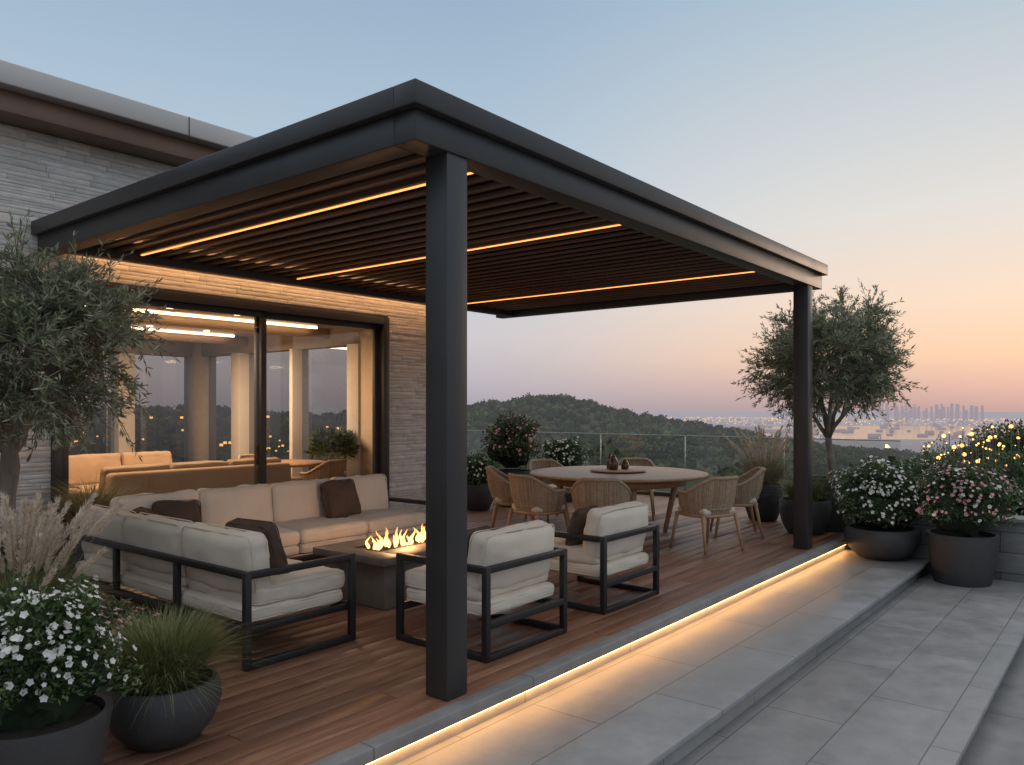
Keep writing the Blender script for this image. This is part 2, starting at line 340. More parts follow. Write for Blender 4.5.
# ---------------------------------------------------------------- house
hs=empty('stone_house')
YW=7.6;XE=7.95;DL,DR,DT=2.90,6.92,2.71
mb=MB()
mb.box(-9,DL,YW,YW+.3,-.6,4.12);mb.box(DR,XE,YW,YW+.3,-.6,4.12);mb.box(DL,DR,YW,YW+.3,DT,4.12)
mb.box(XE-.3,XE,YW+.3,8.4,-.6,4.12);mb.box(XE-.3,XE,8.4,13.4,2.5,4.12);mb.box(XE-.3,XE,8.4,13.4,-.6,.3);mb.box(XE-.3,XE,13.4,14,-.6,4.12)
mb.box(-9,3.5,13.7,14,-.6,4.12);mb.box(3.5,XE-.3,13.7,14,2.5,4.12);mb.box(3.5,XE-.3,13.7,14,-.6,.3)
mb.obj('wall_core','stone',hs)
mb=MB();z=0.0
while z<3.975:
    h=random.choice([.024,.03,.036,.042,.05,.062]);z1=min(z+h,3.978)
    x=-3.5-random.random()*.4
    while x<XE+.02:
        l=random.uniform(.15,.8);a,b=x,min(x+l-.002,XE+.014)
        segs=[(a,b)]
        if z<DT-.001 :
            segs=[]
            if a<DL: segs.append((a,min(b,DL)))
            if b>DR: segs.append((max(a,DR),b))
        for a,b in segs:
            if b-a>.01: mb.box(a,b,YW-random.uniform(.007,.015),YW+.02,z+.001,z1-.001)
        x+=l
    y=YW+.021
    while y<8.4:
        l=random.uniform(.12,.5);y1=min(y+l-.003,8.4)
        mb.box(XE-.02,XE+random.uniform(.006,.016),y,y1,z+.001,z1-.001);y+=l
    z=z1
mb.obj('ledge_stone_cladding','ledge',hs,bevel=.0025,seg=1)
mb=MB()
for yy in(9.0,12.1):mb.box(XE-.34,XE-.02,yy,yy+.26,.3,2.5)
mb.box(6.3,6.58,13.68,13.98,.3,2.5);mb.box(XE-.34,XE-.02,10.6,10.68,.3,2.5)
mb.obj('white_columns','column',hs,bevel=.006)
mb=MB();mb.box(-9.5,XE+.45,7.14,14.4,4.16,4.345);mb.obj('roof_fascia','fascia',hs,bevel=.01)
mb=MB();mb.box(-9.4,XE+.35,7.27,14.3,3.98,4.158);mb.obj('roof_soffit','soffit',hs,bevel=.005)
mb=MB()
for xx in np.arange(-9,8.4,1.85):mb.box(xx,xx+.006,7.134,7.139,4.162,4.343)
mb.obj('fascia_joints','metal',hs)
mb=MB();mb.box(-3,XE-.3,YW+.3,13.7,-.05,.012);mb.obj('indoor_floor','infloor',hs)
mb=MB();mb.box(-3,XE-.3,YW+.3,13.7,2.76,2.82);mb.box(-3,XE-.3,YW+.3,8.1,2.64,2.758)
for yy in(9.7,11.9):mb.box(-1,XE-.3,yy,yy+.2,2.62,2.758)
mb.obj('indoor_ceiling','inceil',hs)
mb=MB();mb.box(-3.1,-3,YW+.3,13.7,0,2.8);mb.box(-3,3.5,13.6,13.69,0.02,2.74);mb.box(1.6,4.0,11.2,11.35,.02,2.74);mb.box(-3,1.0,YW+.31,YW+.4,.02,2.6)
mb.box(XE-.312,XE-.302,YW+.3,8.98,.02,2.76);mb.obj('indoor_walls','inwall',hs)
mb=MB()
for yy in(8.7,9.55,10.8,11.75,13.0):mb.box(1.5,7.3,yy,yy+.04,2.725,2.757)
for xx in(3.0,3.9,4.8,5.7,6.6):
    for yy in(8.25,9.1,10.3,11.4,12.5):mb.lathe([(0,2.745),(.045,2.745),(.045,2.757)],k=14,c=(xx,yy,0))
mb.box(1.9,3.7,11.15,11.19,1.9,1.93)
mb.obj('indoor_lights','inlight',hs)
mb=MB();ft=.09
y0,y1=YW-.03,YW+.14
mb.box(DL,DL+ft,y0,y1,.0,DT);mb.box(DR-ft,DR,y0,y1,.0,DT);mb.box(DL+ft,DR-ft,y0,y1,DT-ft,DT);mb.box(DL+ft,DR-ft,y0,y1,0.0,.05)
mid=5.07
for a0,a1,y0 in((DL+ft,mid+.05,YW+.0),(mid-.03,DR-ft,YW+.07)):
    y1=y0+.055;f2=.065
    mb.box(a0,a0+f2,y0,y1,.052,DT-ft-.002);mb.box(a1-f2,a1,y0,y1,.052,DT-ft-.002);mb.box(a0+f2,a1-f2,y0,y1,DT-ft-f2,DT-ft-.002);mb.box(a0+f2,a1-f2,y0,y1,.052,.052+f2)
mb.obj('door_frame','metal',hs,bevel=.004)
def pane(mb,p):mb.add(p,[np.array([[0,1,2,3]])])
mb=MB()
for a0,a1,y in((DL+ft+.03,mid,YW+.028),(mid+.03,DR-ft-.03,YW+.098)):pane(mb,[(a0,y,.1),(a1,y,.1),(a1,y,DT-ft-.05),(a0,y,DT-ft-.05)])
mb.obj('door_glass','glass',hs)
mb=MB();pane(mb,[(XE-.15,8.4,.3),(XE-.15,13.4,.3),(XE-.15,13.4,2.5),(XE-.15,8.4,2.5)]);pane(mb,[(3.5,13.85,.3),(XE-.3,13.85,.3),(XE-.3,13.85,2.5),(3.5,13.85,2.5)]);mb.obj('rear_glass','rearglass',hs)
def insofa(x,y,w,rz,m):
    e=empty('indoor_sofa',(x,y,.012),rz)
    mb=MB();mb.box(-w/2,w/2,-.45,-.22,.08,.82);mb.box(-w/2,w/2,-.22,.45,.08,.30);mb.box(-w/2-.2,-w/2,-.45,.45,.08,.62);mb.box(w/2,w/2+.2,-.45,.45,.08,.62);mb.obj('sofa_body',m,e,bevel=.05,seg=3)
    n=max(1,round(w/.75))
    for k in range(n):
        cw=w/n;cx=-w/2+cw*(k+.5)
        cushion('seat_cushion',(cw-.01,.66,.16),m,e,(cx,.12,.38),piping=False,seed=k)
        cushion('back_cushion',(cw-.02,.18,.44),m,e,(cx,-.14,.66),rot=(.15,0,0),piping=False,seed=k+4)
insofa(5.1,9.15,2.3,0,'insofa')
insofa(5.0,11.5,2.3,math.pi,'insofa')
insofa(3.6,10.3,.8,-math.pi/2,'brownfab')
ins=empty('coffee_table');mb=MB();mb.box(4.5,5.7,10.0,10.6,.34,.38);mb.box(4.6,5.6,10.1,10.5,.012,.05)
for xx in(4.6,5.54):mb.box(xx,xx+.06,10.1,10.5,.05,.34)
mb.obj('table','woodleg',ins,bevel=.004)
ins=empty('indoor_cabinet')
mb=MB();mb.box(1.7,3.2,10.9,11.15,.02,1.0);mb.obj('cabinet_body','woodleg',ins,bevel=.01)
ins=empty('wall_picture')
mb=MB();mb.box(2.2,3.4,11.16,11.19,1.15,1.8);mb.obj('picture_frame','frame',ins);mb=MB();mb.box(2.25,3.35,11.15,11.159,1.2,1.75);mb.obj('picture_canvas','soffit',ins)
ins=empty('indoor_table')
mb=MB();mb.lathe([(0,.74),(.6,.74),(.62,.72),(.6,.70),(.05,.70),(.05,.02),(.3,.02),(.3,0)],c=(6.95,9.9,0.012));mb.obj('table','woodleg',ins,smooth=False)

# ---------------------------------------------------------------- sofa
sf=empty('corner_sofa')
fm=MB();T=.042
xs0,xs1=2.62,3.45;ys0,ys1,yf=4.10,6.6,5.75;xr=5.88
def loop(ax,c,a0,a1,z0,z1):
    if ax=='x':
        fm.box(c,c+T,a0,a0+T,z0,z1);fm.box(c,c+T,a1-T,a1,z0,z1);fm.box(c,c+T,a0+T,a1-T,z0,z0+T);fm.box(c,c+T,a0+T,a1-T,z1-T,z1)
    else:
        fm.box(a0,a0+T,c,c+T,z0,z1);fm.box(a1-T,a1,c,c+T,z0,z1);fm.box(a0+T,a1-T,c,c+T,z0,z0+T);fm.box(a0+T,a1-T,c,c+T,z1-T,z1)
loop('y',ys0,xs0,xs1,.004,.58)
loop('x',xr-T,yf,ys1,.004,.58)
fm.box(xs0,xs0+T,ys0+T,ys1,.54,.58);fm.box(xs0,xs0+T,ys0+T,ys1,.20,.25);fm.box(xs1-T,xs1,ys0+T,yf,.20,.25)
for yy in(4.9,5.75,ys1-T):fm.box(xs0+.001,xs0+T-.001,yy,yy+T,.004,.54)
fm.box(xs0+T,xr-T,ys1-T,ys1,.54,.58);fm.box(xs0+T,xr-T,ys1-T,ys1-.001,.20,.25);fm.box(xs1,xr-T,yf,yf+T,.20,.25)
for xx in(3.5,4.6):fm.box(xx,xx+T,ys1-T,ys1,.004,.54);fm.box(xx,xx+T,yf+.001,yf+T-.001,.004,.20)
fm.box(xs0+T,xs1-T,4.9,4.94,.205,.245);fm.box(xs0+T,xs1-T,ys0+T,ys0+T+.03,.205,.245)
fm.obj('frame','frame',sf,bevel=.004)
i=0
secs=[(4.16,4.98),(4.99,5.81)]
for a,b_ in secs:
    cushion('base_cushion',(.74,b_-a-.01,.11),'fabric',sf,(3.04,(a+b_)/2,.300),puff=.05,seed=i);i+=3
    cushion('seat_cushion',(.70,b_-a-.01,.14),'fabric',sf,(3.08,(a+b_)/2,.405),puff=.14,seed=i);i+=3
cushion('base_cushion',(.74,.74,.11),'fabric',sf,(3.04,6.19,.300),puff=.05,seed=i)
cushion('seat_cushion',(.70,.74,.14),'fabric',sf,(3.08,6.19,.405),puff=.14,seed=i+1)
for a,b_ in((4.17,4.98),(4.99,5.79),(5.80,6.54)):
    cushion('back_cushion',(.17,b_-a,.38),'fabric',sf,(2.775,(a+b_)/2,.59),rot=(0,-.12,0),puff=.3,r=.06,seed=i+5,wr=.008);i+=2
xa=3.47;wd=(xr-T-.02-xa)/3
for k in range(3):
    c=xa+wd*(k+.5)
    cushion('base_cushion',(wd-.01,.74,.11),'fabric',sf,(c,6.16,.300),puff=.05,seed=i+k)
    cushion('seat_cushion',(wd-.01,.72,.14),'fabric',sf,(c,6.14,.405),puff=.14,seed=i+7+k)
xa=2.92;wd=(xr-T-.02-xa)/4
for k in range(4):
    cushion('back_cushion',(wd-.01,.17,.43),'fabric',sf,(xa+wd*(k+.5),6.44,.62),rot=(-.12,0,0),puff=.3,r=.06,seed=i+20+k,wr=.009)
cushion('brown_pillow',(.13,.42,.40),'brownfab',sf,(2.97,4.52,.62),rot=(0,-.30,.12),puff=.5,r=.05,wr=.012)
cushion('brown_pillow',(.13,.36,.36),'brownfab',sf,(2.97,5.95,.60),rot=(0,-.3,-.1),puff=.5,r=.05,wr=.012)
cushion('brown_pillow',(.42,.13,.38),'brownfab',sf,(5.05,6.24,.64),rot=(-.28,0,.15),puff=.5,r=.05,wr=.012)
cushion('brown_pillow',(.38,.13,.34),'brownfab',sf,(3.35,6.25,.61),rot=(-.28,0,-.4),puff=.5,r=.05,wr=.012)
def armchair(x,y,seed):
    e=empty('lounge_armchair',(x,y,0));global fm;fm=MB();W,D=.86,.80
    loop('x',0,0,D,.004,.58);loop('x',W-T,0,D,.004,.58)
    fm.box(T,W-T,0,T,.20,.245);fm.box(T,W-T,D-T,D,.20,.245);fm.box(T,W-T,0,T,.54,.58)
    fm.box(T,W-T,.002,T-.002,.004,.04);
    fm.obj('frame','frame',e,bevel=.004)
    cushion('base_cushion',(W-2*T-.01,.72,.11),'fabric',e,(W/2,.42,.30),puff=.05,seed=seed)
    cushion('seat_cushion',(W-2*T-.01,.68,.13),'fabric',e,(W/2,.45,.405),puff=.16,seed=seed+1)
    cushion('back_cushion',(W-2*T-.02,.17,.385),'fabric',e,(W/2,.15,.575),rot=(.16,0,0),puff=.28,r=.055,seed=seed+2,wr=.009)
    cushion('brown_pillow',(.38,.12,.33),'brownfab',e,(.28,.36,.59),rot=(.32,0,.1),puff=.5,r=.05,wr=.012)
armchair(3.62,3.10,40);armchair(5.02,3.14,60)
# ---------------------------------------------------------------- fire table
ft_=empty('fire_pit_table')
tx0,tx1,ty0,ty1=3.98,5.2,4.42,5.27
mb=MB();mb.box(tx0+.1,tx1-.1,ty0+.1,ty1-.1,.003,.36);mb.obj('table_base','concrete',ft_,bevel=.006)
mb=MB();bx0,bx1,by0,by1=4.18,5.0,4.70,4.99
mb.box(tx0,bx0,ty0,ty1,.362,.42);mb.box(bx1,tx1,ty0,ty1,.362,.42);mb.box(bx0,bx1,ty0,by0,.362,.42);mb.box(bx0,bx1,by1,ty1,.362,.42);mb.obj('table_top','concrete',ft_,bevel=.004)
mb=MB();mb.box(bx0,bx1,by0,by1,.365,.385)
P=np.c_[rng.uniform(bx0+.02,bx1-.02,260),rng.uniform(by0+.02,by1-.02,260),rng.uniform(.39,.41,260)]
for p in P:
    s_=random.uniform(.008,.018);mb.lathe([(0,-s_),(s_*.9,-s_*.4),(s_,.3*s_),(0,s_)],k=5,c=p)
mb.obj('lava_stones','soil',ft_)
mb=MB()
for a0,a1,b0,b1 in((bx0,bx1,by0,by0+.012),(bx0,bx1,by1-.012,by1),(bx0,bx0+.012,by0+.012,by1-.012),(bx1-.012,bx1,by0+.012,by1-.012)):mb.box(a0,a1,b0,b1,.386,.425)
mb.obj('burner_rim','metal',ft_)
m,nt,b=newmat('flame');nt.nodes.remove(b);L=nt.links
tc=N(nt,'ShaderNodeTexCoord');sp=N(nt,'ShaderNodeSeparateXYZ');L.new(tc.outputs['Object'],sp.inputs[0])
mr=N(nt,'ShaderNodeMapRange');mr.inputs[1].default_value=.40;mr.inputs[2].default_value=.58;L.new(sp.outputs[2],mr.inputs[0])
r=N(nt,'ShaderNodeValToRGB');L.new(mr.outputs[0],r.inputs[0]);r.color_ramp.elements[0].color=(1,.58,.2,1);r.color_ramp.elements[1].color=(1,.24,.03,1)
em=N(nt,'ShaderNodeEmission');em.inputs[1].default_value=4;L.new(r.outputs[0],em.inputs[0])
tr=N(nt,'ShaderNodeBsdfTransparent');lw_=N(nt,'ShaderNodeLayerWeight');lw_.inputs[0].default_value=.5
mx=N(nt,'ShaderNodeMixShader');L.new(lw_.outputs['Facing'],mx.inputs[0]);L.new(em.outputs[0],mx.inputs[1]);L.new(tr.outputs[0],mx.inputs[2]);L.new(mx.outputs[0],nt.nodes['Material Output'].inputs[0]);M['flame']=m
m.cycles.emission_sampling='NONE'
mb=MB()
for k in range(40):
    x=4.23+.72*(k+.5)/40+random.uniform(-.02,.02);y=4.845+random.uniform(-.08,.08);h=random.uniform(.05,.165);n=14
    t=np.linspace(0,1,n);ph=random.uniform(0,6);am=random.uniform(.01,.03)
    pts=np.c_[x+am*np.sin(ph+t*6)*t,y+am*np.cos(ph*1.7+t*4)*t,.40+h*t]
    rad=.017*np.sin(np.pi*(t**.6)*.97+.05)*(1-.55*t)+.0006
    mb.tube(pts,rad,8)
mb.obj('flames','flame',ft_,smooth=True)
ld=bpy.data.lights.new('fire_glow','POINT');ld.energy=14;ld.shadow_soft_size=.12;ld.color=(1,.5,.2);lo=bpy.data.objects.new('fire_glow',ld);col.objects.link(lo);lo.parent=ft_;lo.location=(4.6,4.85,.56)
# ---------------------------------------------------------------- dining
tc_=(8.47,5.10)
dt=empty('dining_table',(tc_[0],tc_[1],0))
mb=MB();mb.lathe([(0,.715),(1.06,.715),(1.09,.725),(1.10,.74),(1.09,.752),(1.06,.757),(0,.757)],k=96);mb.obj('table_top','wood',dt,smooth=False,bevel=0)
mb=MB();mb.lathe([(.80,.62),(.84,.62),(.84,.712),(.80,.712),(.80,.62)],k=64)
for k in range(4):
    a=math.pi/4+k*math.pi/2
    mb.tube([(math.cos(a)*.60,math.sin(a)*.60,.003),(math.cos(a)*.76,math.sin(a)*.76,.70)],[.028,.042],14)
    mb.sq((math.cos(a)*.06,math.sin(a)*.06,.66),(math.cos(a)*.78,math.sin(a)*.78,.66),.06)
mb.obj('legs','woodleg',dt,smooth=False)
mb=MB();mb.lathe([(0,.762),(.12,.762),(.12,.770),(.34,.770),(.35,.777),(.34,.785),(0,.785)],k=64);mb.obj('lazy_susan','woodleg',dt)
mb=MB()
for dx,dy,rr,h in((-.06,.03,.055,.17),(.10,-.04,.045,.12),(.02,.13,.04,.19)):
    mb.lathe([(0,.788),(rr,.788),(rr*1.1,.79+h*.3),(rr*.9,.79+h*.7),(rr*.5,.79+h*.85),(rr*.6,.79+h),(rr*.45,.79+h),(.0,.79+h*.3)],k=20,c=(dx,dy,0))
mb.obj('vases','glasscup',dt,smooth=True)
def chair_meshes():
    wood=MB()
    for sx,sy in((-1,1),(1,1),(-1,-1),(1,-1)):
        wood.tube([(sx*.27,sy*.25+(-.03 if sy<0 else .02),.0),(sx*.235,sy*.20,.40)],[.014,.022],10)
    ring=[];
    for k in range(41):
        a=2*math.pi*k/40;ring.append((.26*math.copysign(abs(math.cos(a))**.7,math.cos(a)),.24*math.copysign(abs(math.sin(a))**.7,math.sin(a)),.385))
    wood.tube(ring,.018,8,cap=False)
    rope=MB();top=[];n=70
    for k in range(n):
        s=k/(n-1)
        th=math.radians(-208)+s*math.radians(236)
        cx,cy=math.cos(th),math.sin(th)
        back=max(0,-cy)
        zt=.63+.17*min(1,back*1.2)**1.3
        rb=.245;rt=.31
        pb=(cx*rb,cy*rb*.95,.38);pt=(cx*rt,cy*rt*1.0-.03*back,zt)
        pm=((pb[0]+pt[0])/2*1.06,(pb[1]+pt[1])/2*1.06,(.38+zt)/2-.02)
        rope.tube([pb,pm,pt],.0088,5,cap=False);top.append(pt)
    for rm_,zm,am in((.272,.46,1.02),(.283,.52,1.02),(.295,.58,1.0)):
        rope.tube([(rm_*am*math.cos(math.radians(-208)+s*math.radians(236)),rm_*math.sin(math.radians(-208)+s*math.radians(236)),zm) for s in np.linspace(0,1,40)],.008,6)
    rope.tube(top,.020,8)
    a=wood.obj('legs','woodleg',None,smooth=True);b=rope.obj('woven_back','rope',None,smooth=True)
    return a,b
la,lb=chair_meshes()
lm,rm=la.data,lb.data;bpy.data.objects.remove(la);bpy.data.objects.remove(lb)
seatc=None
def dchair(x,y,rz):
    global seatc
    e=empty('dining_chair',(x,y,.003),rz)
    place(lm,'legs',e);place(rm,'woven_back',e)
    if seatc is None:
        o=cushion('seat_cushion',(.46,.44,.08),'fabric',e,(0,.0,.43),puff=.2,r=.035,piping=False);seatc=o.data
    else:
        o=place(seatc,'seat_cushion',e,loc=(0,0,.43))
cu,cv=1.32,9.8
for du,dv in((-.36,-1.30),(.82,-1.12),(1.42,-.15),(-1.02,-.90),(-1.30,-.05),(-.75,1.15),(.42,1.38),):
    x,y=uv2w(cu+du,cv+dv)
    dchair(x,y,math.atan2(tc_[1]-y,tc_[0]-x)-math.pi/2+random.uniform(-.12,.12))
for x,y,r in((6.3,9.5,-1.2),(7.1,9.2,.2),(7.1,10.7,3.2)):
    dchair(x,y,r);
# ---------------------------------------------------------------- plants
def potmesh(parent,kind,R,H):
    mb=MB()
    if kind=='bowl': p=[(0,0),(R*.5,0),(R*.62,.01),(R*.86,H*.3),(R*1.0,H*.65),(R*.97,H*.9),(R*.92,H),(R*.84,H),(R*.84,H*.9)]
    elif kind=='round': p=[(0,0),(R*.62,0),(R*.7,.015),(R*.9,H*.35),(R,H*.7),(R*.98,H*.95),(R*.95,H),(R*.86,H),(R*.86,H*.9)]
    else: p=[(0,0),(R*.78,0),(R*.8,.01),(R*.93,H*.6),(R,H*.97),(R,H),(R*.9,H),(R*.9,H*.9)]
    mb.lathe(p,k=56);o=mb.obj('pot','pot',parent,smooth=True)
    md=o.modifiers.new('es','EDGE_SPLIT');md.split_angle=math.radians(50)
    mb=MB();mb.lathe([(R*.86,H*.91),(0,H*.93)],k=32);mb.obj('soil','soil',parent)
def grassblades(parent,n,L,z0,rb,m,spread=1.0,width=.006,name='grass_blades',k=7,droop=1.0):
    a=rng.uniform(0,2*np.pi,n);r0=rb*np.sqrt(rng.uniform(0,1,n));ph=np.abs(rng.normal(0,.38,n))*spread+.05;ph=np.clip(ph,0,1.35)
    a2=a+rng.normal(0,.5,n);Ls=L*rng.uniform(.6,1.1,n)
    t=np.linspace(0,1,k)
    hor=Ls[:,None]*np.sin(ph)[:,None]*t+ .25*droop*Ls[:,None]*t**2
    ver=Ls[:,None]*np.cos(ph)[:,None]*t-droop*(.28+.35*np.sin(ph))[:,None]*Ls[:,None]*t**2.4
    c=np.stack([(r0*np.cos(a))[:,None]+hor*np.cos(a2)[:,None],(r0*np.sin(a))[:,None]+hor*np.sin(a2)[:,None],z0+ver],-1)
    wv=width*rng.uniform(.7,1.3,n)[:,None]*(1-t**2*.93)
    sa=a2+np.pi/2+rng.normal(0,.5,n);sd=np.stack([np.cos(sa),np.sin(sa),np.zeros(n)],-1)[:,None]
    A=c+sd*wv[...,None]/2;B=c-sd*wv[...,None]/2
    V=np.stack([A,B],2).reshape(n,k*2,3)
    i=np.arange(k-1);f=np.stack([2*i,2*i+1,2*i+3,2*i+2],-1)
    F=(np.arange(n)[:,None,None]*k*2+f[None]).reshape(-1,4)
    mb=MB();mb.add(V.reshape(-1,3),[F]);mb.obj(name,m,parent,smooth=True)
def plumes(parent,n,L,z0,rb,spread=.28,pl=.26,size=1):
    mb=MB();ms=MB()
    for k in range(n):
        a=random.uniform(0,6.28);ph=min(abs(random.gauss(0,spread))+.04,.75);l=L*random.uniform(.75,1.1);t=np.linspace(0,1,9)
        hor=l*math.sin(ph)*t+.10*l*t**3;ver=l*math.cos(ph)*t-.06*l*t**3
        b0=(rb*random.random()*math.cos(a),rb*random.random()*math.sin(a))
        c=np.c_[b0[0]+hor*math.cos(a),b0[1]+hor*math.sin(a),z0+ver];ms.tube(c,np.linspace(.0022,.0012,9),4,cap=False)
        m_=int(260*size);s=1-pl/l*rng.uniform(0,1,m_);P=np.stack([np.interp(s,t,c[:,j]) for j in range(3)],-1)
        T=norm(c[-1]-c[-3]);q=(1-s)*l/pl
        D=T[None]*1.0+sph(m_)*.55
        rr=.022*np.sin(np.pi*np.clip(q,.05,1))**.7
        mb.quads(leafq(P+sph(m_)*rr[:,None]*.35,D,.042*rng.uniform(.5,1.1,m_),.0035),m_)
    ms.obj('stems','grassdry',parent);mb.obj('plumes','plume',parent)
def shrub(parent,R,c,nl=2600,leaf=.045,flowers=0,fm_='white',fr=.018,squash=.85,core=True,lumps=.28,seed=0,fm2=None):
    D=sph(nl);D[:,2]=np.where(D[:,2]<-.45,-D[:,2],D[:,2]);rad=R*(1+lumps*2*lump(D,1.7,seed)+.12*lump(D,5,seed))
    rr=rad*rng.uniform(.62,1.06,nl)**.8
    C=np.array(c);P=C+D*rr[:,None]*np.array([1,1,squash])
    mb=MB();mb.quads(leafq(P,D*.7+sph(nl)*.8+np.array([0,0,.3]),leaf*rng.uniform(.6,1.2,nl),leaf*.42),nl);mb.obj('leaves','leaf',parent)
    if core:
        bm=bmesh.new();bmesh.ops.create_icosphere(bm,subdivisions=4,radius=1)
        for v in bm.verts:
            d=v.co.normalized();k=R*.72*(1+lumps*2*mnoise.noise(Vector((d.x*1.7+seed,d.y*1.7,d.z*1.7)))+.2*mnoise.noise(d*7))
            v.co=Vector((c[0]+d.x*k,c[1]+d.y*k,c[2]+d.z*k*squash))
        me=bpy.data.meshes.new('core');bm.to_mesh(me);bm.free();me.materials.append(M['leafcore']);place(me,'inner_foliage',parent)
    def fl(nf,mm):
        D=sph(int(nf*2));D[:,2]=np.where(D[:,2]<-.3,-D[:,2],D[:,2])
        kk=lump(D,6,seed+9)+rng.normal(0,.22,len(D));D=D[np.argsort(-kk)[:nf]]
        rad=R*(1.05+lumps*2*lump(D,1.7,seed)+.12*lump(D,5,seed))
        P=C+D*(rad*rng.uniform(.94,1.08,nf))[:,None]*np.array([1,1,squash]);Nn=norm(D+sph(nf)*.5+np.array([0,0,.3]))
        t1=norm(np.cross(Nn,sph(nf)));t2=np.cross(Nn,t1);fs=fr*rng.uniform(.6,1.25,nf)
        mb=MB()
        for q in range(5):
            an=q*2*np.pi/5;d=t1*math.cos(an)+t2*math.sin(an);sdv=-t1*math.sin(an)+t2*math.cos(an);d2=norm(d+Nn*.35)
            V=np.stack([P,P+d2*fs[:,None]*.6+sdv*fs[:,None]*.42,P+d2*fs[:,None],P+d2*fs[:,None]*.6-sdv*fs[:,None]*.42],1);mb.quads(V,nf)
        mb.obj('flowers',mm,parent)
    if flowers: fl(flowers,fm_)
    if fm2: fl(max(10,flowers//2),fm2)
def olive(x,y,z,trunkh,crownc,crownr,nclump=34,seed=1,pot=None,leafL=.055,r0=.06,tw=26,lv=24):
    random.seed(seed)
    e=empty('olive_tree',(x,y,z))
    zb=0
    if pot: potmesh(e,'tall',*pot);zb=pot[1]*.9
    wd=MB();lf=MB();n=12;t=np.linspace(0,1,n)
    tp=np.c_[.07*np.sin(t*4+seed)*t,.06*np.cos(t*3.3+seed)*t,zb+trunkh*t];wd.tube(tp,r0*(1.25-.55*t)+.02*(t<.1)+.006*np.sin(t*17),12)
    C=np.array(crownc);R=np.array(crownr);limbs=[]
    nl=7
    for k in range(nl):
        a=2*math.pi*k/nl+random.uniform(-.3,.3);el=random.uniform(.2,1.1)
        tgt=C+R*np.array([math.cos(a)*math.cos(el),math.sin(a)*math.cos(el),math.sin(el)-.3])*.62
        s=np.linspace(0,1,9)[:,None];st_=tp[random.choice([-1,-1,-2,-3])]
        ctrl=(st_+tgt)/2+np.array([math.cos(a),math.sin(a),0])*.08+np.array([0,0,.04])
        p=(1-s)**2*st_+2*s*(1-s)*ctrl+s**2*tgt;p[1:]+=np.array([[random.gauss(0,.012) for _ in range(3)] for _ in range(8)])
        wd.tube(p,np.linspace(r0*.6,r0*.2,9),8);limbs.append(p)
    LP=np.concatenate([l[3:] for l in limbs])
    for k in range(nclump):
        d=sph(1)[0];
        if d[2]<-.8:d[2]*=-.5
        c=C+R*d*random.uniform(.35,.98)
        j=np.argmin(np.linalg.norm(LP-c,axis=1)+.0);s=np.linspace(0,1,6)[:,None]
        m_=(LP[j]+c)/2+np.array([random.gauss(0,.05),random.gauss(0,.05),.03]);p=(1-s)**2*LP[j]+2*s*(1-s)*m_+s**2*c
        wd.tube(p,np.linspace(r0*.2,.005,6),5,cap=False)
        nt_=int(tw*random.uniform(.6,1.3));s0=p[rng.integers(2,6,nt_)]
        D=norm(sph(nt_)*1.0+norm((c-C)/R)*.7+np.array([0,0,.22]));Lw=rng.uniform(.12,.34,nt_)*np.mean(R)/.75
        for q in range(nt_):
            e1=s0[q]+D[q]*Lw[q]+np.array([0,0,-.03]);md=s0[q]+D[q]*Lw[q]*.5+np.array([0,0,.02])
            wd.tube([s0[q],md,e1],[.004,.003,.0015],3,cap=False)
            tt=rng.uniform(.1,1.02,lv)[:,None];P=s0[q]+(e1-s0[q])*tt
            lf.quads(leafq(P,D[q]+sph(lv)*.85,leafL*rng.uniform(.6,1.15,lv),leafL*.2),lv)
    wd.obj('trunk_and_limbs','bark',e,smooth=True);lf.obj('leaves','olive',e)
olive(10.40,3.10,0,.62,(0,0,2.12),(1.0,1.0,.90),nclump=90,seed=3,pot=(.33,.66),leafL=.075,r0=.048,tw=23,lv=21)
olive(1.80,5.45,0,.90,(.08,.0,1.86),(.86,.86,.72),nclump=88,seed=5,pot=(.34,.5),leafL=.06,r0=.062,tw=24,lv=20)
def at(u_px,d):
    u=(u_px-512)/787*d;return uv2w(u,d)
def planter(name,x,y,z,kind,R,H):
    e=empty(name,(x,y,z));potmesh(e,kind,R,H);return e
e=planter('ornamental_grass_planter',*at(763,10.9),0.003,'round',.27,.50);grassblades(e,900,.75,.44,.16,'grassdry',.9,.007);plumes(e,46,.84,.44,.12,pl=.28,spread=.25,size=1.4)
e=planter('ornamental_grass_planter',*at(805,9.75),0.003,'round',.31,.42);grassblades(e,900,.5,.38,.16,'grass',1.1,.007)
e=planter('white_flower_planter',9.62,2.32,-.148,'bowl',.40,.34);shrub(e,.44,(0,0,.64),4200,.05,600,'white',.021,seed=2,squash=1.0)
e=planter('pink_flower_planter',9.52,1.50,-.298,'tall',.34,.52);shrub(e,.44,(0,0,.84),4000,.05,360,'pink',.021,seed=8,squash=.82,fm2='white')
e=planter('flowering_shrub_planter',*at(511,12.6),0.003,'tall',.36,.55);shrub(e,.46,(0,0,.95),3200,.06,240,'pink',.022,seed=12,squash=.9)
e=planter('flowering_shrub_planter',*at(563,13.2),0.003,'tall',.34,.45);shrub(e,.36,(0,0,.70),2600,.06,240,'white',.024,seed=14)
e=planter('flowering_shrub_planter',*at(478,12.0),0.003,'round',.26,.40);shrub(e,.30,(0,0,.55),1800,.05,110,'white',.02,seed=19)
e=planter('white_flower_planter',*at(36,3.1),0.003,'tall',.27,.34);shrub(e,.255,(0,0,.54),7000,.030,430,'white',.015,seed=21,squash=1.1)
e=planter('ornamental_grass_planter',*at(163,3.68),0.003,'bowl',.26,.28);grassblades(e,3400,.45,.25,.13,'grass',1.0,.0036,k=8,droop=.85)
